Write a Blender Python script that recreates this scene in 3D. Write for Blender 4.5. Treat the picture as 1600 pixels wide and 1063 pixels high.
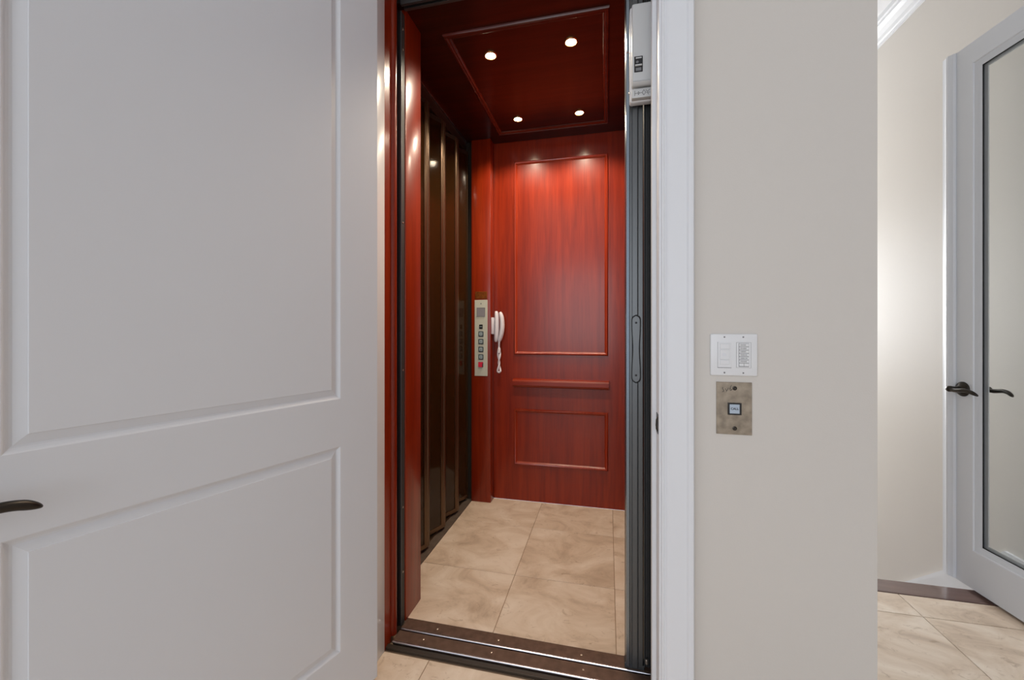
import bpy, bmesh, math, random
from mathutils import Vector, Matrix
random.seed(7)
for o in list(bpy.data.objects): bpy.data.objects.remove(o, do_unlink=True)
S = bpy.context.scene
COL = S.collection
R = math.radians

# ------------------------------------------------------------------ camera
CAM_Z = 1.14
cam_d = bpy.data.cameras.new('camera'); cam = bpy.data.objects.new('camera', cam_d); COL.objects.link(cam)
cam_d.sensor_fit = 'HORIZONTAL'; cam_d.sensor_width = 36.0
cam_d.lens = 36.0 * 640.0 / 1600.0
cam_d.shift_y = -(531.5 - 514.0) / 1600.0
cam_d.clip_start = 0.02
cam.location = (0, 0, CAM_Z)
cam.rotation_euler = (R(90), 0, R(13.19))
S.camera = cam

# ------------------------------------------------------------------ world, lights, exposure
w = bpy.data.worlds.new('world'); S.world = w; w.use_nodes = True
bg = w.node_tree.nodes['Background']
bg.inputs[0].default_value = (0.87, 0.94, 1.06, 1); bg.inputs[1].default_value = 1.15

def area(name, loc, rot, sx, sy, power, col):
    l = bpy.data.lights.new(name, 'AREA'); l.shape = 'RECTANGLE'; l.size = sx; l.size_y = sy
    l.energy = power; l.color = col
    o = bpy.data.objects.new(name, l); COL.objects.link(o); o.location = loc; o.rotation_euler = rot
    return o
# daylight of the big window at the end of the hall, behind the photographer
area('window_daylight', (-0.5, -3.95, 1.55), (R(90), 0, 0), 1.7, 1.9, 40, (0.92, 0.96, 1.0))
# daylight from the stair window at the far end of the stairwell
area('stair_window_daylight', (1.2, 6.55, 1.5), (R(-90), 0, 0), 1.0, 1.6, 165, (0.93, 0.96, 1.0))
vs = S.view_settings
vs.view_transform = 'Standard'; vs.look = 'None'; vs.gamma = 1.0; vs.exposure = 0.0
try: vs.use_curve_mapping = False
except Exception: pass

# ------------------------------------------------------------------ materials
def srgb(r, g, b):
    def c(v):
        v /= 255.0
        return v / 12.92 if v <= 0.04045 else ((v + 0.055) / 1.055) ** 2.4
    return (c(r), c(g), c(b), 1.0)

def mat(name, col, rough=0.5, metal=0.0, coat=0.0, coat_rough=0.1, spec=0.5, bump=0.0, bscale=200.0, var=0.0, vscale=8.0):
    m = bpy.data.materials.new(name); m.use_nodes = True
    nt = m.node_tree; p = nt.nodes['Principled BSDF']
    p.inputs['Base Color'].default_value = col
    p.inputs['Roughness'].default_value = rough; p.inputs['Metallic'].default_value = metal
    p.inputs['Coat Weight'].default_value = coat; p.inputs['Coat Roughness'].default_value = coat_rough
    p.inputs['Specular IOR Level'].default_value = spec
    tc = nt.nodes.new('ShaderNodeTexCoord')
    if var > 0:
        n = nt.nodes.new('ShaderNodeTexNoise'); n.inputs['Scale'].default_value = vscale; n.inputs['Detail'].default_value = 6
        nt.links.new(tc.outputs['Object'], n.inputs['Vector'])
        r = nt.nodes.new('ShaderNodeValToRGB')
        r.color_ramp.elements[0].position = 0.3; r.color_ramp.elements[1].position = 0.7
        r.color_ramp.elements[0].color = tuple(c * (1 - var) for c in col[:3]) + (1,)
        r.color_ramp.elements[1].color = tuple(min(1, c * (1 + var)) for c in col[:3]) + (1,)
        nt.links.new(n.outputs['Fac'], r.inputs['Fac']); nt.links.new(r.outputs['Color'], p.inputs['Base Color'])
    if bump > 0:
        n = nt.nodes.new('ShaderNodeTexNoise'); n.inputs['Scale'].default_value = bscale; n.inputs['Detail'].default_value = 3
        nt.links.new(tc.outputs['Object'], n.inputs['Vector'])
        b = nt.nodes.new('ShaderNodeBump'); b.inputs['Strength'].default_value = bump; b.inputs['Distance'].default_value = 0.002
        nt.links.new(n.outputs['Fac'], b.inputs['Height']); nt.links.new(b.outputs['Normal'], p.inputs['Normal'])
    return m

def wood(name, dark, mid, light, along, rough=0.35, coat=0.35, coat_rough=0.18):
    m = bpy.data.materials.new(name); m.use_nodes = True
    nt = m.node_tree; N = nt.nodes; L = nt.links; p = N['Principled BSDF']
    tc = N.new('ShaderNodeTexCoord'); mp = N.new('ShaderNodeMapping')
    sc = [26.0, 26.0, 26.0]; sc['xyz'.index(along)] = 1.6
    mp.inputs['Scale'].default_value = sc
    L.new(tc.outputs['Object'], mp.inputs['Vector'])
    n1 = N.new('ShaderNodeTexNoise'); n1.inputs['Scale'].default_value = 1.0; n1.inputs['Detail'].default_value = 5; n1.inputs['Distortion'].default_value = 0.6
    L.new(mp.outputs['Vector'], n1.inputs['Vector'])
    mp2 = N.new('ShaderNodeMapping'); sc2 = [190.0] * 3; sc2['xyz'.index(along)] = 7.0
    mp2.inputs['Scale'].default_value = sc2; L.new(tc.outputs['Object'], mp2.inputs['Vector'])
    n2 = N.new('ShaderNodeTexNoise'); n2.inputs['Scale'].default_value = 1.0; n2.inputs['Detail'].default_value = 3
    L.new(mp2.outputs['Vector'], n2.inputs['Vector'])
    r = N.new('ShaderNodeValToRGB'); e = r.color_ramp.elements
    e[0].position = 0.28; e[0].color = dark; e[1].position = 0.72; e[1].color = light
    k = e.new(0.5); k.color = mid
    L.new(n1.outputs['Fac'], r.inputs['Fac'])
    r2 = N.new('ShaderNodeValToRGB'); r2.color_ramp.elements[0].position = 0.32; r2.color_ramp.elements[0].color = (0.82, 0.78, 0.76, 1)
    r2.color_ramp.elements[1].position = 0.55; r2.color_ramp.elements[1].color = (1, 1, 1, 1)
    L.new(n2.outputs['Fac'], r2.inputs['Fac'])
    mx = N.new('ShaderNodeMix'); mx.data_type = 'RGBA'; mx.blend_type = 'MULTIPLY'; mx.inputs[0].default_value = 1.0
    L.new(r.outputs['Color'], mx.inputs[6]); L.new(r2.outputs['Color'], mx.inputs[7]); L.new(mx.outputs[2], p.inputs['Base Color'])
    b = N.new('ShaderNodeBump'); b.inputs['Strength'].default_value = 0.12; b.inputs['Distance'].default_value = 0.001
    L.new(n2.outputs['Fac'], b.inputs['Height']); L.new(b.outputs['Normal'], p.inputs['Normal'])
    p.inputs['Roughness'].default_value = rough; p.inputs['Coat Weight'].default_value = coat; p.inputs['Coat Roughness'].default_value = coat_rough
    p.inputs['Specular IOR Level'].default_value = 0.25
    return m

def travertine(name, seed):
    m = bpy.data.materials.new(name); m.use_nodes = True
    nt = m.node_tree; N = nt.nodes; L = nt.links; p = N['Principled BSDF']
    tc = N.new('ShaderNodeTexCoord'); mp = N.new('ShaderNodeMapping'); mp.inputs['Location'].default_value = (seed * 3.7, seed * 1.9, 0)
    mp.inputs['Rotation'].default_value = (0, 0, seed * 1.1); mp.inputs['Scale'].default_value = (1.0, 1.35, 1.0)
    L.new(tc.outputs['Object'], mp.inputs['Vector'])
    n1 = N.new('ShaderNodeTexNoise'); n1.inputs['Scale'].default_value = 4.5; n1.inputs['Detail'].default_value = 9; n1.inputs['Roughness'].default_value = 0.62; n1.inputs['Distortion'].default_value = 0.8
    L.new(mp.outputs['Vector'], n1.inputs['Vector'])
    r = N.new('ShaderNodeValToRGB'); e = r.color_ramp.elements
    e[0].position = 0.30; e[0].color = srgb(184, 162, 140); e[1].position = 0.66; e[1].color = srgb(232, 217, 199)
    k = e.new(0.46); k.color = srgb(214, 194, 172)
    L.new(n1.outputs['Fac'], r.inputs['Fac'])
    n2 = N.new('ShaderNodeTexNoise'); n2.inputs['Scale'].default_value = 16.0; n2.inputs['Detail'].default_value = 8; n2.inputs['Roughness'].default_value = 0.7; n2.inputs['Distortion'].default_value = 1.6
    L.new(mp.outputs['Vector'], n2.inputs['Vector'])
    r2 = N.new('ShaderNodeValToRGB'); r2.color_ramp.elements[0].position = 0.30; r2.color_ramp.elements[0].color = (0.62, 0.55, 0.48, 1)
    r2.color_ramp.elements[1].position = 0.42; r2.color_ramp.elements[1].color = (1, 1, 1, 1)
    L.new(n2.outputs['Fac'], r2.inputs['Fac'])
    mx = N.new('ShaderNodeMix'); mx.data_type = 'RGBA'; mx.blend_type = 'MULTIPLY'; mx.inputs[0].default_value = 0.8
    L.new(r.outputs['Color'], mx.inputs[6]); L.new(r2.outputs['Color'], mx.inputs[7]); L.new(mx.outputs[2], p.inputs['Base Color'])
    p.inputs['Roughness'].default_value = 0.42
    b = N.new('ShaderNodeBump'); b.inputs['Strength'].default_value = 0.15; b.inputs['Distance'].default_value = 0.001
    L.new(n2.outputs['Fac'], b.inputs['Height']); L.new(b.outputs['Normal'], p.inputs['Normal'])
    return m

def glass(name, tint, fr_ior=1.45, rough=0.0):
    m = bpy.data.materials.new(name); m.use_nodes = True
    nt = m.node_tree; N = nt.nodes; L = nt.links
    N.remove(N['Principled BSDF'])
    t = N.new('ShaderNodeBsdfTransparent'); t.inputs['Color'].default_value = tint
    g = N.new('ShaderNodeBsdfGlossy'); g.inputs['Roughness'].default_value = rough; g.inputs['Color'].default_value = (1, 1, 1, 1)
    f = N.new('ShaderNodeLayerWeight'); f.inputs['Blend'].default_value = 0.5
    pw = N.new('ShaderNodeMath'); pw.operation = 'POWER'; pw.inputs[1].default_value = 5.0      # Schlick
    ml = N.new('ShaderNodeMath'); ml.operation = 'MULTIPLY_ADD'; r0 = ((fr_ior - 1) / (fr_ior + 1)) ** 2
    ml.inputs[1].default_value = 1 - r0; ml.inputs[2].default_value = r0
    L.new(f.outputs['Facing'], pw.inputs[0]); L.new(pw.outputs[0], ml.inputs[0])
    x = N.new('ShaderNodeMixShader')
    L.new(ml.outputs[0], x.inputs[0]); L.new(t.outputs[0], x.inputs[1]); L.new(g.outputs[0], x.inputs[2])
    L.new(x.outputs[0], N['Material Output'].inputs['Surface'])
    return m

def emit(name, col, s):
    m = bpy.data.materials.new(name); m.use_nodes = True
    p = m.node_tree.nodes['Principled BSDF']
    p.inputs['Base Color'].default_value = col; p.inputs['Emission Color'].default_value = col; p.inputs['Emission Strength'].default_value = s
    return m

M = {}
M['door'] = mat('door_paint', srgb(216, 219, 224), 0.42, spec=0.4)
M['trim'] = mat('trim_paint', srgb(226, 228, 231), 0.26)
M['wall'] = mat('wall_paint', srgb(210, 205, 198), 0.55, bump=0.10, bscale=260)
M['ceil'] = mat('ceiling_paint', srgb(235, 235, 236), 0.7)
M['grout'] = mat('grout', srgb(160, 136, 112), 0.9)
M['tile'] = [travertine('travertine_%d' % i, i + 1) for i in range(5)]
dk, md, lt = srgb(122, 31, 7), srgb(136, 38, 9), srgb(148, 46, 13)
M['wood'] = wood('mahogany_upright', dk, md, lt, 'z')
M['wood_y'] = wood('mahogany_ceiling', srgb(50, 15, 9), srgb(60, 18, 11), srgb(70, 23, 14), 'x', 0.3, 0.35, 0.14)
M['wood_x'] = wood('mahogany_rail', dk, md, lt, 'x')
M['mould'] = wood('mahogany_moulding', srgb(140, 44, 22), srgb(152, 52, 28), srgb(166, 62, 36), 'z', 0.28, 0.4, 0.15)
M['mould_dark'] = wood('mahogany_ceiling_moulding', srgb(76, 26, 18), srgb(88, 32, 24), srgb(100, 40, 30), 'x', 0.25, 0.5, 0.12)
M['stair'] = wood('stair_wood', srgb(84, 60, 52), srgb(104, 78, 70), srgb(120, 92, 82), 'x', 0.3, 0.6, 0.15)
M['sill'] = mat('bronze_sill', srgb(100, 78, 66), 0.45, 0.25, var=0.25, vscale=40)
M['alu'] = mat('aluminium_nosing', srgb(205, 205, 212), 0.28, 1.0)
M['bronze'] = mat('bronze_anodised', srgb(104, 84, 66), 0.32, 0.85)
M['bronze_dark'] = mat('bronze_dark', srgb(62, 54, 46), 0.45, 0.4)
M['steel'] = mat('grey_steel', srgb(96, 98, 99), 0.36, 0.7, bump=0.04, bscale=300)
M['steel_light'] = mat('light_steel', srgb(140, 152, 162), 0.25, 0.9)
M['steel_dark'] = mat('dark_steel', srgb(64, 65, 66), 0.55, 0.4)
M['black'] = mat('black_plastic', srgb(20, 20, 21), 0.4)
M['rubber'] = mat('black_rubber', srgb(12, 12, 12), 0.7)
M['smoke'] = mat('smoked_acrylic', srgb(48, 30, 13), 0.07)
M['smoke'].node_tree.nodes['Principled BSDF'].inputs['Alpha'].default_value = 0.82
M['track'] = mat('worn_track', srgb(98, 86, 76), 0.5, 0.1, var=0.2, vscale=30)
M['trim_satin'] = mat('trim_paint_satin', srgb(226, 228, 231), 0.48)
M['glass'] = glass('clear_glass', (0.95, 0.96, 0.955, 1), 1.5, 0.0)
M['hoist'] = mat('hoistway_block', srgb(70, 62, 54), 0.9)
M['white_pl'] = mat('white_plastic', srgb(226, 227, 228), 0.35)
M['box_pl'] = mat('grey_white_plastic', srgb(200, 201, 200), 0.38)
M['phone'] = mat('phone_plastic', srgb(226, 224, 230), 0.3)
M['cop'] = mat('brushed_panel', srgb(214, 218, 202), 0.34, 0.2)
M['brass'] = mat('brass', srgb(196, 116, 52), 0.32, 0.9, var=0.25, vscale=60)
M['screen'] = mat('display_grey', srgb(140, 140, 146), 0.25)
M['btn'] = mat('button_navy', srgb(44, 58, 66), 0.35)
M['btn_lens'] = mat('button_lens', srgb(168, 186, 190), 0.3)
M['red'] = mat('red_button', srgb(222, 44, 74), 0.4)
M['nickel'] = mat('aged_nickel', srgb(150, 138, 122), 0.42, 0.55, var=0.28, vscale=45)
M['call_lens'] = mat('call_lens', srgb(176, 190, 204), 0.3)
M['ink'] = mat('dark_ink', srgb(44, 40, 38), 0.6)
M['ink_grey'] = mat('grey_ink', srgb(120, 120, 122), 0.6)
M['orb'] = mat('oil_rubbed_bronze', srgb(58, 53, 48), 0.36, 0.8)
M['screw'] = mat('screw_metal', srgb(190, 180, 168), 0.3, 0.9)
M['bulb'] = emit('lamp_glow', (1.0, 0.86, 0.62, 1), 40.0)
M['reflector'] = mat('lamp_trim_brass', srgb(200, 160, 110), 0.25, 0.9)

# ------------------------------------------------------------------ mesh helpers
def nb(): return bmesh.new()

def box(bm, x0, x1, y0, y1, z0, z1, bev=0.0, seg=2):
    r = bmesh.ops.create_cube(bm, size=1.0)
    vs_ = r['verts']
    for v in vs_:
        v.co = Vector(((x0 + x1) / 2 + v.co.x * (x1 - x0), (y0 + y1) / 2 + v.co.y * (y1 - y0), (z0 + z1) / 2 + v.co.z * (z1 - z0)))
    if bev > 0:
        ed = list({e for v in vs_ for e in v.link_edges})
        bmesh.ops.bevel(bm, geom=ed, offset=bev, segments=seg, profile=0.5, affect='EDGES')
    return bm

def prism(bm, pts, axis, a0, a1):
    def P(p, a):
        return {'z': (p[0], p[1], a), 'x': (a, p[0], p[1]), 'y': (p[0], a, p[1])}[axis]
    A = [bm.verts.new(P(p, a0)) for p in pts]; B = [bm.verts.new(P(p, a1)) for p in pts]
    n = len(pts)
    bm.faces.new(A[::-1]); bm.faces.new(B)
    for i in range(n): bm.faces.new((A[i], A[(i + 1) % n], B[(i + 1) % n], B[i]))
    bmesh.ops.recalc_face_normals(bm, faces=bm.faces)
    return bm

def frame_sweep(bm, u0, u1, v0, v1, prof, fn, cap=False, close=False):
    """mitred rectangular moulding; prof = [(inset, height)]; fn(u, v, n) -> point"""
    rings = []
    for (o, h) in prof:
        rings.append([bm.verts.new(fn(u, v, h)) for (u, v) in ((u0 + o, v0 + o), (u1 - o, v0 + o), (u1 - o, v1 - o), (u0 + o, v1 - o))])
    nr = len(rings)
    for i in range(nr if close else nr - 1):
        a, b = rings[i], rings[(i + 1) % nr]
        for k in range(4): bm.faces.new((a[k], a[(k + 1) % 4], b[(k + 1) % 4], b[k]))
    if cap: bm.faces.new(rings[-1])
    bmesh.ops.recalc_face_normals(bm, faces=bm.faces)
    return bm

def lathe(bm, prof, origin, axis, n=24):
    """prof = [(radius, distance along axis)]"""
    ax = Vector(axis).normalized(); ref = Vector((0, 0, 1)) if abs(ax.z) < 0.9 else Vector((1, 0, 0))
    e1 = ax.cross(ref).normalized(); e2 = ax.cross(e1); o = Vector(origin)
    rings = [[bm.verts.new(o + ax * d + (e1 * math.cos(2 * math.pi * k / n) + e2 * math.sin(2 * math.pi * k / n)) * max(r, 1e-5)) for k in range(n)] for r, d in prof]
    for a, b in zip(rings, rings[1:]):
        for k in range(n): bm.faces.new((a[k], a[(k + 1) % n], b[(k + 1) % n], b[k]))
    bm.faces.new(rings[0][::-1]); bm.faces.new(rings[-1])
    bmesh.ops.recalc_face_normals(bm, faces=bm.faces)
    return bm

def tube(bm, pts, rad, n=10, up=(0, 0, 1)):
    """rad = list of radius or (side, up) half sizes"""
    pts = [Vector(p) for p in pts]; up = Vector(up); rings = []
    for i, p in enumerate(pts):
        t = (pts[min(i + 1, len(pts) - 1)] - pts[max(i - 1, 0)]).normalized()
        s = t.cross(up)
        s = s.normalized() if s.length > 1e-4 else t.orthogonal().normalized()
        q = s.cross(t).normalized()
        r = rad[i] if isinstance(rad, (list, tuple)) else rad
        rs, ru = r if isinstance(r, (list, tuple)) else (r, r)
        rings.append([bm.verts.new(p + s * rs * math.cos(2 * math.pi * k / n) + q * ru * math.sin(2 * math.pi * k / n)) for k in range(n)])
    for a, b in zip(rings, rings[1:]):
        for k in range(n): bm.faces.new((a[k], a[(k + 1) % n], b[(k + 1) % n], b[k]))
    bm.faces.new(rings[0][::-1]); bm.faces.new(rings[-1])
    bmesh.ops.recalc_face_normals(bm, faces=bm.faces)
    return bm

def smooth_path(keys, n=6):
    """Catmull-Rom through key points (any dimension)"""
    out = []
    K = [keys[0]] + list(keys) + [keys[-1]]
    for i in range(1, len(K) - 2):
        for j in range(n):
            t = j / n; a, b, c, d = K[i - 1], K[i], K[i + 1], K[i + 2]
            out.append(tuple(0.5 * (2 * b[q] + (c[q] - a[q]) * t + (2 * a[q] - 5 * b[q] + 4 * c[q] - d[q]) * t * t + (3 * b[q] - a[q] - 3 * c[q] + d[q]) * t ** 3) for q in range(len(b))))
    out.append(tuple(keys[-1]))
    return out

def obj(name, bm, m, parent=None, local=False, smooth=0, label=None):
    """link a bmesh as one mesh object; coordinates are world ones unless local"""
    me = bpy.data.meshes.new(name); bm.to_mesh(me); bm.free()
    o = bpy.data.objects.new(name, me); COL.objects.link(o)
    me.materials.append(M[m] if isinstance(m, str) else m)
    if smooth:
        try: me.shade_smooth()
        except Exception: pass
        try: me.set_sharp_from_angle(angle=R(smooth))
        except Exception: pass
    if parent is not None:
        o.parent = parent
        if not local: me.transform(Matrix.Translation(-origin_of(parent)))
    if label: o['label'] = label
    return o

def origin_of(o):
    v = Vector(o.location)
    while o.parent: o = o.parent; v += Vector(o.location)
    return v

def tag(o, label, cat, group=None, kind=None):
    o['label'] = label; o['category'] = cat
    if group: o['group'] = group
    if kind: o['kind'] = kind
    return o

def thing(name, label, cat, loc=(0, 0, 0), rz=0.0, group=None, kind=None):
    o = bpy.data.objects.new(name, None); COL.objects.link(o); o.location = loc; o.rotation_euler = (0, 0, rz)
    o.empty_display_size = 0.05
    return tag(o, label, cat, group, kind)

def struct(name, bm, m, label, cat, smooth=0):
    o = obj(name, bm, m, smooth=smooth); return tag(o, label, cat, None, 'structure')

def text_bm(txt, size, fn):
    """built-in font outline, mapped by fn(u, v, n); centred on 0,0"""
    c = bpy.data.curves.new('t', 'FONT'); c.body = txt; c.size = size; c.align_x = 'CENTER'; c.align_y = 'CENTER'; c.extrude = 0.0002; c.offset = size * 0.02
    o = bpy.data.objects.new('t', c); COL.objects.link(o)
    dg = bpy.context.evaluated_depsgraph_get(); me = bpy.data.meshes.new_from_object(o.evaluated_get(dg))
    bpy.data.objects.remove(o, do_unlink=True); bpy.data.curves.remove(c)
    bm = nb(); bm.from_mesh(me); bpy.data.meshes.remove(me)
    for v in bm.verts: v.co = Vector(fn(v.co.x, v.co.y, v.co.z))
    return bm

# ================================================================== SETTING
FZ = -0.02            # hall floor level (the cab floor is z = 0)
YW = 1.235            # hall face of the elevator wall
XL, XR = -0.782, 0.14 # clear opening between the white jambs
CZ = 3.12             # hall ceiling
XRW = 1.76            # right hall wall

# hall floor: slab + single tiles
bm = nb(); box(bm, -3.2, XRW + 0.1, -4.0, 1.42, FZ - 0.2, FZ - 0.003); box(bm, 0.68, XRW + 0.1, 1.42, 2.13, FZ - 0.2, FZ - 0.003)
floor = struct('floor', bm, 'grout', 'beige travertine tiled hall floor', 'floor')
T = 0.461
def tile_piece(x0, x1, y0, y1, z, parent, k):
    b = nb(); g = 0.0013
    box(b, x0 + g, x1 - g, y0 + g, y1 - g, z - 0.008, z, 0.0008, 1)
    return obj('tile', b, M['tile'][k % 5], parent)
k = 0
for i in range(-8, 2):
    for j in range(-7, 2):
        x0 = 1.235 + (i - 1) * T; x1 = x0 + T; y0 = 1.983 + (j - 1) * T; y1 = y0 + T
        k += 1
        y1c = min(y1, 2.13); x1c = min(x1, XRW - 0.016)
        if x0 < 0.70 and y1c > 1.33: y1c = 1.33          # stops at the landing sill / wall
        if x0 < 0.68 < x1c and y0 >= 1.3: x0 = 0.69; y1c = min(y1, 2.13)
        elif x0 < 0.68 < x1c and y1 > 1.33:
            tile_piece(0.685, x1c, 1.33, min(y1, 2.13), FZ, floor, k * 3 + i + 1); 
        if x1c - x0 < 0.02 or y1c - y0 < 0.02 or (x1c <= 0.68 and y0 > 1.3): continue
        tile_piece(x0, x1c, y0, y1c, FZ, floor, k * 3 + i)

bm = nb(); box(bm, -3.2, XRW + 0.1, -4.0, 6.7, CZ, CZ + 0.1)
struct('ceiling', bm, 'ceil', 'white hall ceiling', 'ceiling')

# elevator wall: right and left of the opening, header, and its right return
bm = nb(); box(bm, XR + 0.006, 0.672, YW, 1.385, FZ, CZ)
wf = struct('wall_front', bm, 'wall', 'greige painted wall beside the elevator opening', 'wall')
bm = nb(); box(bm, -3.2, XL - 0.006, YW, 1.33, FZ, CZ); obj('wall_section', bm, 'wall', wf)
bm = nb(); box(bm, XL - 0.006, XR + 0.006, YW, 1.33, 2.47, CZ); obj('wall_section', bm, 'wall', wf)
bm = nb(); box(bm, 0.57, 0.672, 1.385, 6.7, -2.4, CZ); obj('wall_section', bm, 'wall', wf)

bm = nb(); box(bm, 0.146, 0.160, 1.385, 1.56, FZ - 0.1, 2.47); obj('hoistway_light_block', bm, 'hoist', wf)  # unseen slabs added to stop sky light leaking in between wall and cab
bm = nb(); box(bm, -0.90, -0.865, 1.33, 1.461, FZ - 0.1, 2.47); obj('hoistway_light_block', bm, 'hoist', wf)
bm = nb(); box(bm, -0.90, 0.160, 1.33, 1.56, 2.47, 2.49); obj('hoistway_light_block', bm, 'hoist', wf)
bm = nb(); box(bm, -0.90, 0.160, 1.362, 1.56, -0.12, -0.10); obj('hoistway_light_block', bm, 'hoist', wf)
bm = nb(); box(bm, XRW, XRW + 0.1, -4.0, 6.7, -2.4, CZ)
struct('wall_right', bm, 'wall', 'pale greige hall wall behind the open glass door', 'wall')
bm = nb(); box(bm, 0.672, XRW, 6.6, 6.7, -2.4, 0.7)
wb = struct('wall_back', bm, 'wall', 'greige end wall of the stairwell', 'wall')
bm = nb(); box(bm, 0.672, XRW, 6.6, 6.7, 2.3, CZ); obj('wall_section', bm, 'wall', wb)

# skirting along the right wall, dropping down beside the stairs
SL = 0.82
bb = [(-4.0, FZ), (-4.0, 0.118), (2.309, 0.118), (4.6, 0.118 - SL * 2.291), (4.6, -2.35), (2.62, -0.75), (2.2, FZ)]
bm = nb(); prism(bm, bb, 'x', XRW - 0.016, XRW)
b_r = struct('baseboard_right', bm, 'trim', 'white baseboard that drops down beside the stairs', 'baseboard')
bm = nb(); prism(bm, [(-4.0, 0.118), (-4.0, 0.133), (2.315, 0.133), (4.6, 0.133 - SL * 2.285), (4.6, 0.118 - SL * 2.291), (2.309, 0.118)], 'x', XRW - 0.013, XRW)
obj('cap_moulding', bm, 'trim', b_r)

# crown moulding on the right wall
cr = [(XRW, 3.012), (XRW - 0.012, 3.012), (XRW - 0.016, 3.024), (XRW - 0.024, 3.028), (XRW - 0.032, 3.046), (XRW - 0.052, 3.066), (XRW - 0.074, 3.080), (XRW - 0.078, 3.092), (XRW - 0.088, 3.096), (XRW - 0.092, 3.12), (XRW, 3.12)]
bm = nb(); prism(bm, cr, 'y', -4.0, 5.3)
struct('trim_1', bm, 'trim', 'white crown moulding under the hall ceiling', 'moulding')

# white jambs and casing of the elevator doorway
bm = nb(); box(bm, XR, XR + 0.02, 1.222, 1.383, FZ, 2.47, 0.0015)
jr = struct('trim_2', bm, 'trim_satin', 'white door jamb and casing right of the elevator', 'door frame', smooth=30)
cas = [(0.146, 1.235), (0.146, 1.220), (0.148, 1.217), (0.152, 1.2165), (0.1545, 1.2185), (0.157, 1.2190), (0.160, 1.2160), (0.166, 1.2135), (0.176, 1.2120), (0.196, 1.2105), (0.211, 1.2095), (0.2135, 1.2080), (0.216, 1.2055), (0.222, 1.2045), (0.228, 1.2055), (0.231, 1.209), (0.2325, 1.214), (0.233, 1.235)]
bm = nb(); prism(bm, cas, 'z', FZ, 2.56); obj('casing', bm, 'trim_satin', jr, smooth=25)
# strike plate on the jamb
bm = nb(); box(bm, XR - 0.0015, XR + 0.002, 1.236, 1.272, 0.838, 0.895, 0.0008)
sp = obj('strike_plate', bm, 'orb', jr, label='dark bronze strike plate')
bm = nb(); tube(bm, [(XR - 0.001, 1.240, 0.846), (XR - 0.005, 1.232, 0.854), (XR - 0.006, 1.229, 0.867), (XR - 0.005, 1.232, 0.880), (XR - 0.001, 1.240, 0.888)], 0.0022, 8, (1, 0, 0)); obj('lip', bm, 'orb', sp)
bm = nb(); box(bm, XR - 0.012, XR + 0.001, 1.288, 1.318, FZ, 2.46, 0.002)
obj('door_stop', bm, 'trim_satin', jr)

bm = nb(); box(bm, XL - 0.02, XL, 1.222, 1.33, FZ, 2.47, 0.0015)
jl = struct('trim_3', bm, 'trim', 'white door jamb left of the elevator behind the open door', 'door frame', smooth=30)
mid = (XL + XR)
bm = nb(); prism(bm, [(mid - x, y) for x, y in cas][::-1], 'z', FZ, 2.56); obj('casing', bm, 'trim', jl, smooth=25)
bm = nb(); box(bm, XL, XR, 1.222, 1.383, 2.45, 2.47); obj('head_jamb', bm, 'trim', jl)

bm = nb(); box(bm, 1.615, XRW - 0.017, 1.420, 1.538, FZ, 2.44, 0.002)
struct('trim_4', bm, 'trim', 'white hinge post carrying the glass door', 'door frame')
bm = nb(); box(bm, 0.672, XRW, 4.0, 6.6, -2.45, -1.82)
struct('floor_lower', bm, 'stair', 'dark wooden floor of the lower stair landing', 'floor')

# wooden nosing and the stairs that go down behind it
st = thing('staircase', 'dark wooden stairs going down behind the tiled floor', 'stairs', (1.2, 2.13, FZ), 0, None, None)
bm = nb(); box(bm, 0.674, XRW - 0.017, 2.131, 2.238, FZ - 0.03, FZ + 0.001, 0.004); obj('nosing', bm, 'stair', st)
bm = nb(); box(bm, 0.674, XRW - 0.017, 2.20, 2.22, FZ - 0.2, FZ - 0.03); obj('riser', bm, 'trim', st)
for i in range(1, 9):
    z = FZ - 0.2 * i; y = 2.238 + 0.245 * (i - 1)
    bm = nb(); box(bm, 0.674, XRW - 0.017, y - 0.03, y + 0.26, z - 0.03, z, 0.004); obj('tread', bm, 'stair', st)
    bm = nb(); box(bm, 0.674, XRW - 0.017, y + 0.21, y + 0.23, z - 0.2, z - 0.03); obj('riser', bm, 'trim', st)

# ================================================================== ELEVATOR
CEI = 2.387; YB = 2.662; CXL, CXR = -0.88, 0.12
cab = thing('elevator_cab', 'open elevator cab lined with red mahogany panels', 'elevator', (-0.38, 2.07, 0))
# back panel
bm = nb(); box(bm, -0.93, CXR + 0.03, YB, YB + 0.03, 0, CEI)
bp = obj('back_panel', bm, 'wood', cab)
def on_back(u, v, n): return (u, YB - n, v)
bead = [(0.0, 0.0), (0.001, 0.006), (0.004, 0.011), (0.008, 0.013), (0.012, 0.011), (0.016, 0.006), (0.019, 0.003), (0.022, 0.0)]
for (z0, z1) in ((0.968, 2.250), (0.238, 0.609)):
    bm = nb(); frame_sweep(bm, -0.609, 0.001, z0, z1, bead, on_back); obj('panel_moulding', bm, 'mould', bp, smooth=50)
# handrail, bevelled board on the back panel
bm = nb(); prism(bm, [(YB, 0.812), (YB - 0.022, 0.812), (YB - 0.036, 0.806), (YB - 0.042, 0.796), (YB - 0.042, 0.772), (YB - 0.036, 0.760), (YB - 0.022, 0.755), (YB, 0.755)], 'x', -0.612, 0.006)
obj('handrail', bm, 'wood_x', cab)
# pilaster
bm = nb(); box(bm, CXL, -0.748, 2.577, YB, 0, CEI, 0.003); obj('pilaster', bm, 'wood', cab, smooth=40)
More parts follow.
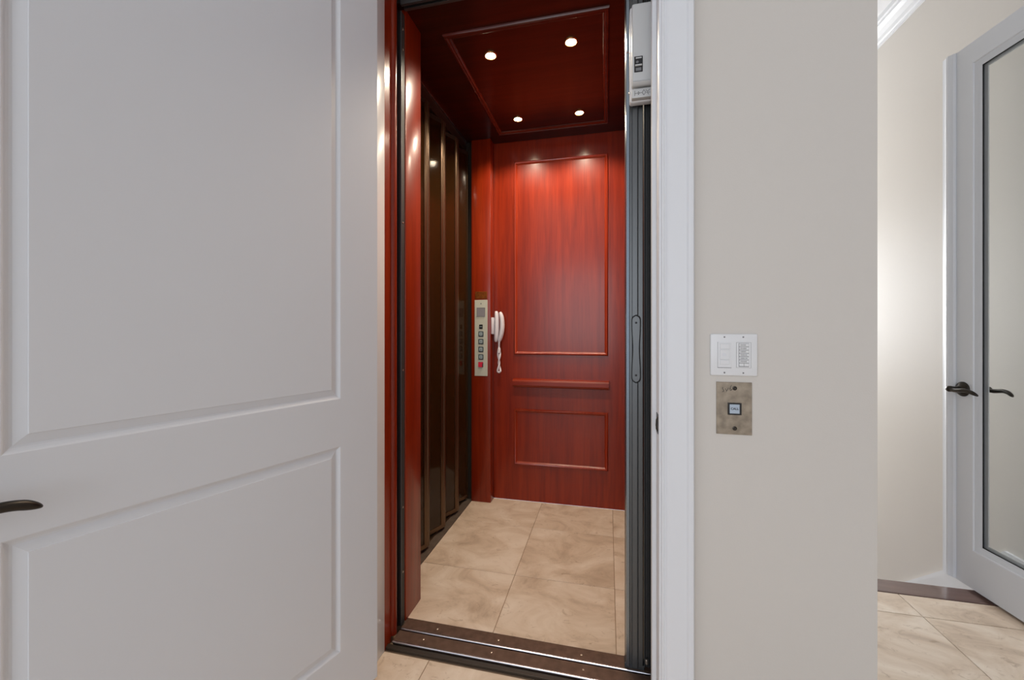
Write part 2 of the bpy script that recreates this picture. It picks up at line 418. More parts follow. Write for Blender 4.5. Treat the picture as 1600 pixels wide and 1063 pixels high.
# right side panel
bm = nb(); box(bm, CXR, CXR + 0.03, 1.56, YB, 0, CEI)
sp_ = obj('side_panel', bm, 'wood', cab)
def on_right(u, v, n): return (CXR - n, u, v)
for (z0, z1) in ((0.968, 2.250), (0.238, 0.609)):
    bm = nb(); frame_sweep(bm, 1.72, 2.50, z0, z1, bead, on_right); obj('panel_moulding', bm, 'mould', sp_, smooth=50)
# left return panel next to the gate
bm = nb(); box(bm, -1.12, -0.768, 1.461, 1.594, 0, CEI, 0.003); obj('return_panel', bm, 'wood', cab, smooth=40)
# left wall shell behind the side gate
bm = nb(); box(bm, -1.12, -1.10, 1.594, YB, -0.05, 2.42); obj('hoistway_panel', bm, 'hoist', cab)
bm = nb(); box(bm, -1.12, -0.93, YB + 0.0005, YB + 0.03, -0.05, 2.42); obj('hoistway_panel', bm, 'hoist', cab)
bm = nb(); box(bm, -1.10, -0.935, 1.594, YB, 2.40, 2.42); obj('hoistway_panel', bm, 'hoist', cab)
bm = nb(); box(bm, -1.10, -0.882, 1.594, YB, -0.06, -0.04); obj('hoistway_panel', bm, 'hoist', cab)
# ceiling with moulding
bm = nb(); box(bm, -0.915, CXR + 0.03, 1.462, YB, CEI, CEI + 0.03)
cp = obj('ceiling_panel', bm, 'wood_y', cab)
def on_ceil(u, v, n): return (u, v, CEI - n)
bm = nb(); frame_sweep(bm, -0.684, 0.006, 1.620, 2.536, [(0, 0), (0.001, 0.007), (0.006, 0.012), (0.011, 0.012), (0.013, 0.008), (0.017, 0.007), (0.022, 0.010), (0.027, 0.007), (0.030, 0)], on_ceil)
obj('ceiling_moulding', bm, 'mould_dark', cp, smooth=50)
bm = nb(); box(bm, -0.922, -0.912, 1.594, 2.60, CEI - 0.006, CEI + 0.004, 0.001); obj('ceiling_edge', bm, 'steel_light', cab, label='thin bright metal edge of the ceiling')
# floor base and tiles
bm = nb(); box(bm, CXL, CXR + 0.03, 1.46, YB, -0.06, -0.0015)
fb = obj('cab_floor', bm, 'grout', cab)
xs = [CXL - 0.001, -0.420, 0.0285, CXR]; ys = [1.478, 1.849, 2.313, YB]
kk = [[0, 3, 1], [2, 4, 0], [3, 1, 2]]
for i in range(3):
    for j in range(3): tile_piece(xs[i], xs[i + 1], ys[j], ys[j + 1], 0, fb, kk[j][i])
# car sill: brown plate + bright nosing
bm = nb(); box(bm, -0.768, 0.139, 1.426, 1.478, -0.03, 0.001, 0.001)
cs = obj('car_sill', bm, 'sill', cab)
bm = nb(); box(bm, -0.768, 0.139, 1.4185, 1.4258, -0.02, 0.0015, 0.0025); obj('nosing', bm, 'alu', cs)
def screw(parent, p, ax=(0, 0, 1), r=0.004, m='screw'):
    b = nb(); lathe(b, [(r, 0), (r, 0.0006), (r * 0.6, 0.0012), (0.0, 0.0014)], p, ax, 10); return obj('screw', b, m, parent)
for x in (-0.63, -0.39, -0.09): screw(cs, (x, 1.448, 0.001))

# left landing jamb in mahogany, with rounded stop, and dark strike channel
lj = thing('mahogany_jamb', 'red mahogany jamb at the left edge of the elevator opening', 'jamb', (-0.79, 1.37, FZ))
bm = nb(); box(bm, -0.86, -0.783, 1.331, 1.375, FZ, 2.45); obj('flat_board', bm, 'wood', lj)
rp = [(-0.86, 1.375)] + [(-0.786 + 0.016 * math.sin(a), 1.391 - 0.016 * math.cos(a)) for a in [R(x) for x in range(0, 181, 15)]] + [(-0.86, 1.407)]
bm = nb(); prism(bm, rp, 'z', FZ + 0.02, 2.45); obj('rounded_stop', bm, 'wood', lj, smooth=60)
sc_ = thing('strike_channel', 'thin dark metal strike channel along the left mahogany jamb', 'channel', (-0.78, 1.44, 0))
bm = nb(); prism(bm, [(-0.86, 1.409), (-0.784, 1.409), (-0.784, 1.428), (-0.774, 1.430), (-0.774, 1.4595), (-0.86, 1.4595)], 'z', 0.002, 2.36); obj('channel', bm, 'black', sc_)
bm = nb(); box(bm, -0.7745, -0.7715, 1.434, 1.459, 0.002, 2.36, 0.001); obj('cover_strip', bm, 'steel_dark', sc_)
bm = nb(); box(bm, -0.7755, -0.7705, 1.4300, 1.4335, 0.002, 2.36, 0.001); obj('bright_edge', bm, 'steel', sc_)
for z in (2.30, 2.22, 1.55, 0.98, 0.45, 0.2): screw(sc_, (-0.7715, 1.446, z), (1, 0, 0), 0.004)

# landing sill
ls = thing('landing_sill', 'brown metal landing sill with bright front edge', 'sill', (-0.3, 1.38, FZ))
bm = nb(); box(bm, -0.768, 0.139, 1.362, 1.413, FZ, -0.001, 0.001); obj('sill_plate', bm, 'sill', ls)
bm = nb(); box(bm, -0.768, 0.139, 1.3545, 1.3618, -0.008, 0.0, 0.0025); obj('bright_edge', bm, 'alu', ls)
bm = nb(); box(bm, -0.782, 0.139, 1.336, 1.3542, FZ, -0.010, 0.001); obj('front_plate', bm, 'bronze_dark', ls)
for x in (-0.66, -0.40, -0.08): screw(ls, (x, 1.390, -0.001))

# gate track over the opening
gt = thing('gate_track', 'dark metal gate track across the top of the elevator opening', 'track', (-0.3, 1.44, 2.39))
bm = nb(); box(bm, -0.77, 0.139, 1.448, 1.461, 2.378, 2.42, 0.001); obj('rear_lip', bm, 'steel', gt)
bm = nb(); box(bm, -0.77, 0.139, 1.420, 1.432, 2.374, 2.42, 0.001); obj('front_lip', bm, 'steel_dark', gt)
bm = nb(); box(bm, -0.77, 0.139, 1.432, 1.448, 2.41, 2.42); obj('web', bm, 'black', gt)
for x in (-0.70, -0.3): screw(gt, (x, 1.440, 2.41), (0, 0, -1), 0.005)

# side gate: accordion of smoked panels with bronze frames along the left side
G0, G1 = 0.022, 2.312
sg = thing('accordion_gate', 'smoked accordion gate with bronze stiles along the cab left side', 'gate', (-0.93, 2.1, 0))
fr = [2.577 - 0.2143 * i for i in range(5)]; re_ = [2.470 - 0.2143 * i for i in range(5)]
segs = []
for i in range(5):
    segs.append(((-0.951, re_[i]), (-0.907, fr[i])))
    if i < 4: segs.append(((-0.907, fr[i + 1]), (-0.951, re_[i])))
def seg_box(bm, a, b, f0, f1, th, z0, z1, bev=0.0, off=0.0):
    """upright slab on the segment a-b between fractions f0..f1"""
    A, B = Vector(a), Vector(b); d = B - A; n = Vector((d.y, -d.x)).normalized()
    P, Q = A + d * f0 + n * off, A + d * f1 + n * off
    pts = [P + n * th / 2, Q + n * th / 2, Q - n * th / 2, P - n * th / 2]
    return prism(bm, [(p.x, p.y) for p in pts], 'z', z0, z1)
for (a, b) in segs:
    bm = nb(); seg_box(bm, a, b, 0.08, 0.93, 0.004, G0 + 0.02, G1 - 0.02)
    pn = obj('panel', bm, 'smoke', sg, label='smoked brown acrylic panel')
    bm = nb(); seg_box(bm, a, b, 0.90, 0.985, 0.010, G0, G1); obj('stile', bm, 'bronze', pn)
    bm = nb(); seg_box(bm, a, b, 0.015, 0.10, 0.010, G0, G1); obj('stile', bm, 'bronze', pn)
    bm = nb(); seg_box(bm, a, b, 0.10, 0.90, 0.009, G0, G0 + 0.022); obj('rail', bm, 'bronze', pn)
    bm = nb(); seg_box(bm, a, b, 0.10, 0.90, 0.009, G1 - 0.022, G1); obj('rail', bm, 'bronze_dark', pn)
for y in fr[1:]:
    bm = nb(); prism(bm, [(-0.918, y - 0.002), (-0.908, y - 0.004), (-0.903, y + 0.000), (-0.901, y + 0.008), (-0.903, y + 0.014), (-0.905, y + 0.017), (-0.901, y + 0.020), (-0.899, y + 0.030), (-0.902, y + 0.040), (-0.908, y + 0.044), (-0.918, y + 0.042)], 'z', G0, G1); obj('post', bm, 'bronze', sg, smooth=40)
bm = nb(); box(bm, -1.05, -0.881, 1.594, 2.655, -0.03, 0.004, 0.001); obj('floor_track', bm, 'track', sg)
bm = nb(); box(bm, -0.945, -0.925, 1.60, 2.60, 0.004, 0.012, 0.001); obj('guide_rib', bm, 'bronze', sg)
bm = nb(); box(bm, -1.05, -0.923, 1.594, 2.655, 2.322, CEI, 0.001); obj('head_track', bm, 'bronze_dark', sg)
bm = nb(); prism(bm, [(-0.99, 2.600), (-0.900, 2.600), (-0.900, 2.606), (-0.884, 2.606), (-0.884, 2.650), (-0.99, 2.650)], 'z', 0.004, 2.385); obj('end_channel', bm, 'bronze_dark', sg)

# doorway gate, folded to the right
rg = thing('folded_gate', 'grey metal elevator gate folded back at the right of the opening', 'gate', (0.09, 1.44, 0))
lp = [(0.056, 1.440), (0.060, 1.425), (0.069, 1.421), (0.071, 1.428), (0.078, 1.428), (0.0795, 1.421), (0.0945, 1.421), (0.096, 1.4185), (0.098, 1.421), (0.0985, 1.426), (0.112, 1.426), (0.114, 1.429), (0.114, 1.456), (0.056, 1.456)]
bm = nb(); prism(bm, lp, 'z', 0.012, 2.372); po = obj('lead_post', bm, 'steel', rg)
bm = nb(); prism(bm, [(0.0562, 1.4395), (0.0600, 1.4242), (0.0690, 1.4203), (0.0705, 1.4225), (0.0612, 1.4262), (0.0575, 1.4395)], 'z', 0.012, 2.372); obj('bright_edge', bm, 'steel_light', po)
bm = nb(); box(bm, 0.054, 0.118, 1.4262, 1.460, 0.002, 0.018, 0.002); obj('shoe', bm, 'steel_dark', rg)
for i, (x, th) in enumerate(((0.1175, 0.003), (0.1235, 0.0045), (0.1300, 0.003), (0.1355, 0.0035))):
    bm = nb(); box(bm, x, x + th, 1.427 + 0.004 * (i % 2), 1.54, 0.012, 2.372, 0.0006); obj('folded_panel', bm, 'steel_dark', rg)
bm = nb(); box(bm, 0.1205, 0.1365, 1.436, 1.535, 0.012, 2.372); obj('fold_gasket', bm, 'rubber', rg)
bm = nb(); lathe(bm, [(0.006, 0), (0.006, 0.012), (0.004, 0.014)], (0.125, 1.424, 0.03), (0, 0, 1), 12); obj('roller', bm, 'screw', rg)
# pull handle on the lead post
def dogbone(w0, w1, h):
    pts = []
    N_ = 48
    for i in range(N_ + 1):
        t = -1 + 2 * i / N_
        s = math.sqrt(max(0.0, 1 - max(0, (abs(t) - 0.86) / 0.14) ** 2))
        ww = (w1 + (w0 - w1) * (0.5 - 0.5 * math.cos(math.pi * min(1, abs(t) / 0.72)))) * (s if abs(t) > 0.86 else 1)
        pts.append((max(ww, 0.0015), t * h))
    return pts
def dog_bm(w0, w1, h, x, z, y0, y1):
    P = dogbone(w0, w1, h); b = nb()
    poly = [(x + a, z + c) for a, c in P] + [(x - a, z + c) for a, c in P[::-1]]
    return prism(b, poly, 'y', y0, y1)
hd = obj('pull_handle', dog_bm(0.0118, 0.0088, 0.109, 0.0905, 1.073, 1.4145, 1.4190), 'steel', rg)
obj('gasket', dog_bm(0.0148, 0.0120, 0.1135, 0.0912, 1.073, 1.4170, 1.4212), 'rubber', hd)
screw(hd, (0.0905, 1.4145, 1.160), (0, -1, 0), 0.0036, 'black'); screw(hd, (0.0905, 1.4145, 0.986), (0, -1, 0), 0.0036, 'black')

# interlock box above the folded gate
ib = thing('interlock_box', 'grey plastic door interlock box high on the right jamb', 'lock box', (0.11, 1.39, 1.875))
bm = nb(); box(bm, 0.069, 0.1385, 1.385, 1.4135, 1.876, 2.186, 0.006, 3); obj('back_shell', bm, 'white_pl', ib, smooth=40)
bm = nb(); box(bm, 0.074, 0.1385, 1.362, 1.386, 1.914, 2.180, 0.007, 3); cv = obj('cover', bm, 'box_pl', ib, smooth=40)
bm = nb(); prism(bm, [(1.362, 1.914), (1.356, 1.916), (1.352, 1.922), (1.356, 1.928), (1.364, 1.932), (1.37, 1.914)], 'x', 0.077, 0.1375); obj('cover_lip', bm, 'box_pl', cv, smooth=50)
bm = nb(); box(bm, 0.074, 0.1380, 1.366, 1.386, 1.879, 1.909, 0.003, 2); lb = obj('label_foot', bm, 'box_pl', ib, smooth=40)
bm = nb(); box(bm, 0.0815, 0.1075, 1.3600, 1.3640, 1.958, 2.008, 0.001); sw = obj('switch_window', bm, 'black', ib, label='black switch window')
bm = nb(); box(bm, 0.086, 0.104, 1.3585, 1.3605, 2.000, 2.004, 0.0006); obj('window_rim', bm, 'box_pl', sw)
bm = nb(); box(bm, 0.084, 0.105, 1.3540, 1.3605, 1.975, 1.979, 0.001); obj('rocker', bm, 'box_pl', sw)
bm = nb(); lathe(bm, [(0.004, 0), (0.004, 0.002), (0.002, 0.003)], (0.091, 1.3605, 1.989), (0, -1, 0), 12); obj('indicator', bm, 'ink_grey', sw)
bm = nb(); box(bm, 0.086, 0.103, 1.3590, 1.3605, 1.961, 1.971, 0.0006); obj('socket', bm, 'ink_grey', sw)
# printed wiring sketch on the foot: bars, two triangles, a diamond and fork lines
bm = nb(); yq = 1.3657
def stroke(b, p, q, t=0.0008): tube(b, [(p[0], yq, p[1]), (q[0], yq, q[1])], t, 4, (0, 1, 0))
for p, q in (((0.0835, 1.902), (0.0835, 1.885)), ((0.0835, 1.893), (0.094, 1.893)), ((0.094, 1.898), (0.094, 1.888)), ((0.094, 1.898), (0.099, 1.8935)), ((0.094, 1.888), (0.099, 1.8935)),
             ((0.099, 1.8935), (0.106, 1.8935)), ((0.106, 1.8935), (0.111, 1.902)), ((0.111, 1.902), (0.117, 1.8935)), ((0.117, 1.8935), (0.111, 1.885)), ((0.111, 1.885), (0.106, 1.8935)),
             ((0.117, 1.902), (0.122, 1.8945)), ((0.122, 1.8945), (0.129, 1.902)), ((0.119, 1.892), (0.130, 1.892)), ((0.122, 1.892), (0.126, 1.885))): stroke(bm, p, q)
obj('printed_diagram', bm, 'ink_grey', lb)
bm = nb(); tube(bm, [(0.067, 1.400, 2.052), (0.058, 1.410, 2.055)], 0.0016, 8); obj('cable_pin', bm, 'screw', ib)
bm = nb(); lathe(bm, [(0.0035, 0), (0.0035, 0.003), (0.002, 0.004)], (0.069, 1.39, 1.909), (-1, 0, 0), 10); obj('side_screw', bm, 'screw', ib)

# ------------------------------------------------------------------ downlights
LE = 24.0
for (x, y, lab) in ((-0.520, 1.792, 'lit ceiling downlight nearest the doorway on the side-gate side'), (-0.156, 1.786, 'lit ceiling downlight nearest the doorway on the folded-gate side'),
                    (-0.520, 2.372, 'lit ceiling downlight near the back panel on the side-gate side'), (-0.160, 2.382, 'lit ceiling downlight near the back panel on the folded-gate side')):
    d = thing('downlight', lab, 'light', (x, y, CEI), 0, 'downlights in the elevator ceiling')
    bm = nb(); lathe(bm, [(0.030, 0.0), (0.030, 0.004), (0.027, 0.007), (0.024, 0.007), (0.022, 0.003), (0.022, 0.0)], (0, 0, 0.0), (0, 0, -1), 28); obj('trim_ring', bm, 'reflector', d, local=True, smooth=40)
    bm = nb(); lathe(bm, [(0.021, 0.0), (0.021, 0.003), (0.016, 0.0065), (0.008, 0.0085), (0.0, 0.009)], (0, 0, 0.0), (0, 0, -1), 24); obj('bulb', bm, 'bulb', d, local=True, smooth=60)
    l = bpy.data.lights.new('downlight_lamp', 'SPOT'); l.energy = LE; l.color = (1.0, 0.85, 0.66); l.spot_size = R(140); l.spot_blend = 0.55; l.shadow_soft_size = 0.02
    lo = bpy.data.objects.new('downlight_lamp', l); COL.objects.link(lo); lo.location = (0, 0, -0.014); lo.parent = d

# ------------------------------------------------------------------ control panel, plate, phone
YP = 2.577
co = thing('control_panel', 'tall silver elevator button panel with display on the mahogany pilaster', 'control panel', (-0.812, YP, 0.83))
bm = nb(); box(bm, -0.856, -0.768, YP - 0.004, YP, 0.830, 1.330, 0.001); obj('faceplate', bm, 'cop', co)
bm = nb(); box(bm, -0.839, -0.785, YP - 0.006, YP - 0.004, 1.222, 1.278, 0.0008); dp = obj('display', bm, 'screen', co)
bm = nb(); frame_sweep(bm, -0.840, -0.784, 1.221, 1.279, [(0, 0.004), (0, 0.0072), (0.002, 0.0072), (0.002, 0.004)], lambda u, v, n: (u, YP - n, v)); obj('bezel', bm, 'ink_grey', dp)
bm = nb(); lathe(bm, [(0.0035, 0), (0.0035, 0.0008), (0.001, 0.001)], (-0.812, YP - 0.004, 1.305), (0, -1, 0), 12); obj('key_dot', bm, 'btn', co)
bm = nb(); box(bm, -0.824, -0.800, YP - 0.008, YP - 0.004, 1.140, 1.168, 0.0015); b0 = obj('arrow_button', bm, 'black', co, label='black button')
bm = nb(); box(bm, -0.820, -0.814, YP - 0.0087, YP - 0.008, 1.152, 1.156); box(bm, -0.810, -0.804, YP - 0.0087, YP - 0.008, 1.152, 1.156); box(bm, -0.8125, -0.8115, YP - 0.0087, YP - 0.008, 1.148, 1.160); obj('mark', bm, 'btn_lens', b0)
for i, zc in enumerate((1.106, 1.056, 1.005, 0.955)):
    bm = nb(); box(bm, -0.829, -0.795, YP - 0.008, YP - 0.004, zc - 0.017, zc + 0.017, 0.002); b0 = obj('floor_button', bm, 'btn', co)
    bm = nb(); box(bm, -0.823, -0.801, YP - 0.0095, YP - 0.008, zc - 0.011, zc + 0.011, 0.001); le = obj('lens', bm, 'btn_lens', b0)
    bm = nb(); box(bm, -0.8135, -0.8095, YP - 0.0102, YP - 0.0095, zc - 0.005, zc + 0.005); obj('mark', bm, 'btn', le)
bm = nb(); box(bm, -0.829, -0.797, YP - 0.007, YP - 0.004, 0.888, 0.922, 0.001); b0 = obj('stop_switch', bm, 'black', co, label='red stop switch')
bm = nb(); prism(bm, [(-0.829, 0.889), (-0.803, 0.889), (-0.803, 0.906), (-0.797, 0.921), (-0.829, 0.921)], 'y', YP - 0.011, YP - 0.007); obj('rocker', bm, 'red', b0)
bm = nb(); box(bm, -0.853, -0.771, YP - 0.003, YP, 1.338, 1.385, 0.001); bpz = obj('brass_plate', bm, 'brass'); tag(bpz, 'small brass plate above the elevator button panel', 'plate')

ph = thing('telephone', 'white handset telephone hung on the pilaster beside the button panel', 'telephone', (-0.748, 2.62, 1.05))
bm = nb(); box(bm, -0.748, -0.731, 2.590, 2.640, 1.105, 1.215, 0.003); obj('wall_bracket', bm, 'phone', ph, smooth=40)
def banana(x0, bow, z0, z1, wd, th, name):
    keys = [(x0 - bow, 2.612, z0), (x0 - bow * 0.15, 2.612, z0 + (z1 - z0) * 0.22), (x0 + bow * 0.3, 2.612, z0 + (z1 - z0) * 0.5), (x0 + bow * 0.15, 2.612, z0 + (z1 - z0) * 0.8), (x0 - bow * 0.5, 2.612, z1)]
    P = smooth_path(keys, 6); n = len(P); rad = []
    for i in range(n):
        t = i / (n - 1); e = min(1, (math.sin(math.pi * min(max(t, 0.02), 0.98))) ** 0.3)
        sw_ = 0.92 + 0.15 * abs(2 * t - 1) ** 1.5
        rad.append((wd * e, th * e * sw_))
    b = nb(); tube(b, P, rad, 14, (1, 0, 0)); return obj(name, b, 'phone', ph, smooth=70)
banana(-0.7165, 0.006, 1.054, 1.256, 0.024, 0.0165, 'cradle')
hs = banana(-0.6835, 0.018, 1.052, 1.250, 0.022, 0.0165, 'handset')
P = []
for i in range(61):
    t = i / 60; z = 1.054 - 0.196 * t
    P.append((-0.703 + 0.007 * math.sin(t * 11) * (0.3 + 0.7 * t), 2.612 + 0.004 * math.cos(t * 11), z))
Q = []
for i in range(61):
    t = i / 60; z = 1.052 - 0.194 * t
    Q.append((-0.697 - 0.007 * math.sin(t * 11) * (0.3 + 0.7 * t), 2.612 - 0.006 * math.cos(t * 11), z))
bm = nb(); tube(bm, P, 0.0066, 8, (0, 1, 0)); tube(bm, Q, 0.0066, 8, (0, 1, 0)); tube(bm, [P[-1], ((P[-1][0] + Q[-1][0]) / 2, 2.612, 0.852), Q[-1]], 0.0066, 8, (0, 1, 0)); obj('cord', bm, 'phone', ph, smooth=60)
bm = nb()
for i in range(4): lathe(bm, [(0.010, 0), (0.012, 0.003), (0.010, 0.006)], (-0.700, 2.612, 1.010 - 0.0075 * i), (0.25, 0, -1), 12)
obj('cord_coils', bm, 'phone', ph, smooth=50)

# ------------------------------------------------------------------ switch plate and call station on the hall wall
swp = thing('switch_plate', 'white double wall plate with dimmer and keypad', 'switch plate', (0.335, YW, 1.07))
bm = nb(); box(bm, 0.276, 0.394, YW - 0.006, YW, 1.011, 1.126, 0.003, 3); obj('plate', bm, 'white_pl', swp, smooth=40)
for x in (0.3115, 0.3585):
    for z in (1.1175, 1.0195): screw(swp, (x, YW - 0.006, z), (0, -1, 0), 0.0022, 'ink_grey')
yk = YW - 0.006
bm = nb(); box(bm, 0.2945, 0.3285, yk - 0.0012, yk, 1.034, 1.1025, 0.0004); g = obj('dimmer', bm, 'white_pl', swp)
bm = nb(); box(bm, 0.2940, 0.2953, yk - 0.0004, yk, 1.033, 1.1035); box(bm, 0.2940, 0.3290, yk - 0.0004, yk, 1.0326, 1.0338); obj('shadow_gap', bm, 'ink_grey', g)
bm = nb(); box(bm, 0.3000, 0.3240, yk - 0.0032, yk - 0.0012, 1.056, 1.082, 0.001); tp = obj('tap_switch', bm, 'white_pl', g)
bm = nb(); box(bm, 0.3060, 0.3150, yk - 0.0036, yk - 0.0032, 1.0650, 1.0725, 0.0003); obj('indicator', bm, 'trim', tp)
bm = nb(); box(bm, 0.3000, 0.3240, yk - 0.0026, yk - 0.0012, 1.0845, 1.099, 0.001); obj('upper_key', bm, 'white_pl', g)
bm = nb(); box(bm, 0.3000, 0.3240, yk - 0.0026, yk - 0.0012, 1.0420, 1.0540, 0.001); obj('lower_key', bm, 'white_pl', g)
bm = nb(); box(bm, 0.3420, 0.3770, yk - 0.0010, yk, 1.034, 1.1025, 0.0004); g = obj('keypad', bm, 'white_pl', swp)
bm = nb(); frame_sweep(bm, 0.3413, 0.3777, 1.0335, 1.1030, [(0, 0.0002), (0.0008, 0.0002)], lambda u, v, n: (u, yk - n, v)); obj('shadow_gap', bm, 'ink_grey', g)
bm = nb(); box(bm, 0.3470, 0.3720, yk - 0.0013, yk - 0.0009, 1.0365, 1.1005); obj('key_field', bm, 'ink_grey', g)
random.seed(3)
for i in range(7):
    z1 = 1.0995 - i * 0.00895; z0 = z1 - 0.0076
    for (xa, xb) in (((0.3478, 0.3714),) if i < 6 else ((0.3478, 0.3592), (0.3600, 0.3714))):
        bm = nb(); box(bm, xa, xb, yk - 0.0028, yk - 0.0012, z0, z1, 0.0004); kb = obj('key', bm, 'white_pl', g)
        if i < 6:
            bm = nb(); x = 0.3505; e = (0.3640, 0.3660, 0.3640, 0.3680, 0.3670, 0.3660)[i]
            while x < e:
                h = random.choice((0.0022, 0.0030, 0.0030)); wd = random.uniform(0.0005, 0.0011)
                box(bm, x, x + wd, yk - 0.0030, yk - 0.0028, (z0 + z1) / 2 - h / 2, (z0 + z1) / 2 + h / 2); x += wd + 0.0006
            obj('legend', bm, 'ink_grey', kb)

cl = thing('call_station', 'aged nickel wall plate with square CALL button', 'call button', (0.336, YW, 0.92))
bm = nb(); box(bm, 0.292, 0.381, YW - 0.003, YW, 0.850, 0.9935, 0.0008); obj('plate', bm, 'nickel', cl)
bm = nb(); frame_sweep(bm, 0.3205, 0.3540, 0.9045, 0.9370, [(0, 0.003), (0, 0.007), (0.001, 0.0076), (0.0042, 0.0076), (0.0042, 0.003)], lambda u, v, n: (u, YW - n, v)); cf = obj('button_frame', bm, 'black', cl)
bm = nb(); box(bm, 0.3242, 0.3490, YW - 0.0086, YW - 0.003, 0.9085, 0.9335, 0.0008); cbn = obj('call_button', bm, 'call_lens', cl)
obj('lettering', text_bm('CALL', 0.0084, lambda u, v, n: (0.3366 + u, YW - 0.0088 - n, 0.9215 + v)), 'ink', cbn)
for z in (0.977, 0.867):
    b = nb(); lathe(b, [(0.0058, 0), (0.0058, 0.0007), (0.0030, 0.0014), (0.0, 0.0008)], (0.338, YW - 0.003, z), (0, -1, 0), 14); s0 = obj('screw', b, 'orb', cl)
# scratched handwriting beside the upper screw
bm = nb(); yq = YW - 0.0032
def scr(keys, t=0.00055): tube(bm, [(x, yq, z) for x, z in smooth_path(keys, 5)], t, 5, (0, 1, 0))
scr([(0.3085, 0.9790), (0.3075, 0.9750), (0.3100, 0.9715), (0.3105, 0.9680), (0.3070, 0.9665)])
scr([(0.3145, 0.9755), (0.3160, 0.9710), (0.3185, 0.9700)]); scr([(0.3225, 0.9775), (0.3190, 0.9710), (0.3165, 0.9660)])
scr([(0.3300, 0.9860), (0.3270, 0.9780), (0.3245, 0.9720)]); scr([(0.3265, 0.9760), (0.3290, 0.9735), (0.3270, 0.9700), (0.3295, 0.9720), (0.3325, 0.9745)])
obj('scratched_writing', bm, 'ink', cl)

# ================================================================== DOORS
def lever_set(parent, s0, z0, face, sgn_n, sgn_s, depth=0.055):
    """lever handle; face = local y of the door face, sgn_n outward sign, sgn_s direction of the arm along local x"""
    e = bpy.data.objects.new('lever_handle', None); COL.objects.link(e); e.parent = parent; e.location = (s0, face, z0); e.empty_display_size = 0.02
    e['label'] = 'oil-rubbed bronze lever handle'
    ax = (0, sgn_n, 0)
    b = nb(); lathe(b, [(0.033, 0), (0.033, 0.003), (0.031, 0.006), (0.024, 0.010), (0.016, 0.013), (0.013, 0.016)], (0, 0, 0), ax, 32); obj('rose', b, 'orb', e, local=True, smooth=35)
    b = nb(); lathe(b, [(0.0115, 0.010), (0.0105, 0.025), (0.0115, 0.040), (0.0135, 0.047), (0.0135, 0.058), (0.009, 0.064), (0.003, 0.066)], (0, 0, 0), ax, 20); obj('neck', b, 'orb', e, local=True, smooth=45)
    y = sgn_n * 0.052
    keys = [(0.0, y, 0.000), (0.022, y, -0.0035), (0.045, y * 1.02, -0.0005), (0.068, y, 0.0025), (0.090, y * 0.94, -0.001), (0.108, y * 0.86, -0.009), (0.117, y * 0.80, -0.0145)]
    P = smooth_path([(sgn_s * a, b_, c) for a, b_, c in keys], 5); n = len(P)
    rad = [((0.0095 - 0.0025 * i / n) * (1 if i < n * 0.75 else 1 - 0.85 * ((i - n * 0.75) / (n * 0.25)) ** 1.6), (0.0095 - 0.0015 * i / n) * (1 if i < n * 0.7 else 1 - 0.88 * ((i - n * 0.7) / (n * 0.3)) ** 1.4)) for i in range(n)]
    b = nb(); tube(b, P, rad, 12, (0, 0, 1)); obj('arm', b, 'orb', e, local=True, smooth=50)
    return e

# --- white panelled hall door, open towards the viewer
D1 = bpy.data.objects.new('door_1', None); COL.objects.link(D1)
D1.location = (-0.743, 1.217, FZ + 0.01); D1.rotation_euler = (0, 0, math.atan2(-math.cos(R(17.5)), -math.sin(R(17.5))))
tag(D1, 'white two-panel door standing open in the foreground', 'door', None, 'structure')
DW, DH, DT = 0.925, 2.43, 0.044
zo = D1.location.z
pz = [(0.165 - zo, 0.786 - zo), (0.929 - zo, 2.27 - zo)]; sa, sb_ = 0.139, DW - 0.139
def dbox(name, x0, x1, z0, z1): b = nb(); box(b, x0, x1, -DT, 0, z0, z1); return obj(name, b, 'door', D1, local=True)
dbox('stile', 0, sa, 0, DH); dbox('stile', sb_, DW, 0, DH)
dbox('rail', sa, sb_, 0, pz[0][0]); dbox('rail', sa, sb_, pz[0][1], pz[1][0]); dbox('rail', sa, sb_, pz[1][1], DH)
for z0, z1 in pz:
    b = nb(); frame_sweep(b, sa, sb_, z0, z1, [(0, -DT), (0, 0), (0.002, -0.0010), (0.005, -0.0036), (0.009, -0.0060), (0.013, -0.0066), (0.016, -0.0058), (0.0298, -0.0024), (0.0303, -0.0008), (0.031, -0.0006)], lambda u, v, n: (u, n, v), cap=True)
    obj('panel', b, 'door', D1, local=True)
lever_set(D1, DW - 0.060, 0.855 - zo, 0.0, 1, -1)

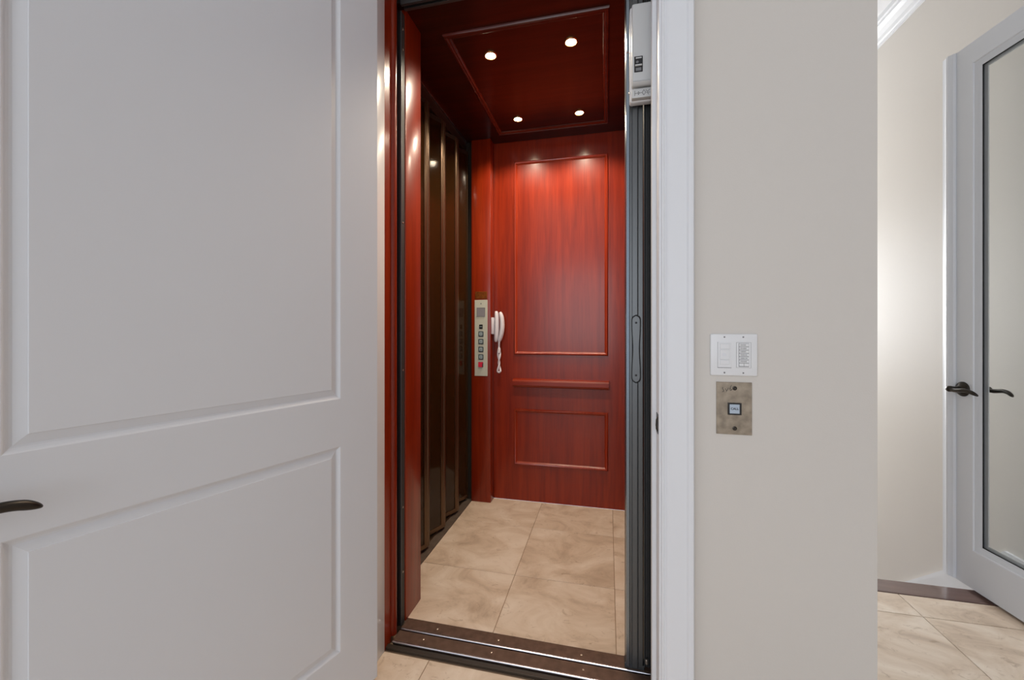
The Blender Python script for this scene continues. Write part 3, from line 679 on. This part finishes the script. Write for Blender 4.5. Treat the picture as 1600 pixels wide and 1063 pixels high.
# --- glazed door on the right, open along the right wall
D2 = bpy.data.objects.new('door_2', None); COL.objects.link(D2)
D2.location = (1.555, 2.32, FZ + 0.012); D2.rotation_euler = (0, 0, math.atan2(-math.cos(R(5.2)), math.sin(R(5.2))))
tag(D2, 'white full-glass door standing open along the right wall', 'door', None, 'structure')
W2, T2 = 0.78, 0.044; zo = D2.location.z; H2 = 2.405 - zo
ga, gb, gz0, gz1 = 0.098, W2 - 0.118, 0.160 - zo, 2.315 - zo
def gbox(name, x0, x1, z0, z1): b = nb(); box(b, x0, x1, 0, T2, z0, z1); return obj(name, b, 'door', D2, local=True)
gbox('stile', 0, ga, 0, H2); gbox('stile', gb, W2, 0, H2)
gbox('rail', ga, gb, 0, gz0); gbox('rail', ga, gb, gz1, H2)
for nm, sg_ in (('glazing_bead', 1), ('glazing_bead', -1)):
    c = T2 / 2
    f = (lambda u, v, n: (u, c - n, v)) if sg_ > 0 else (lambda u, v, n: (u, c + n, v))
    b = nb(); frame_sweep(b, ga, gb, gz0, gz1, [(0, 0.022), (0.002, 0.0215), (0.005, 0.0165), (0.012, 0.014), (0.018, 0.009), (0.028 if sg_ > 0 else 0.042, 0.007), (0.028 if sg_ > 0 else 0.042, 0.0032)], f); obj(nm, b, 'door', D2, local=True, smooth=30)
b = nb(); frame_sweep(b, ga, gb, gz0, gz1, [(0.026, 0.0068), (0.0305, 0.0060), (0.0305, 0.003), (0.026, 0.003)], lambda u, v, n: (u, T2 / 2 - n, v)); obj('glass_seal', b, 'rubber', D2, local=True)
b = nb(); box(b, ga + 0.02, gb - 0.02, T2 / 2 - 0.003, T2 / 2 + 0.003, gz0 + 0.02, gz1 - 0.02); obj('pane', b, 'glass', D2, local=True)
# astragal along the free edge
ap = [(-0.036, 0.020), (-0.037, -0.004), (-0.033, -0.010), (-0.024, -0.012), (-0.012, -0.014), (-0.006, -0.018), (0.004, -0.018), (0.010, -0.013), (0.020, -0.010), (0.024, -0.004), (0.024, -0.0002), (-0.0006, -0.0002), (-0.0006, 0.020)]
b = nb(); prism(b, ap, 'z', 0.004, H2); obj('astragal', b, 'door', D2, local=True, smooth=30)
lever_set(D2, 0.056, 0.868 - zo, 0.0, -1, 1)
lever_set(D2, 0.056, 0.868 - zo, T2, 1, 1)
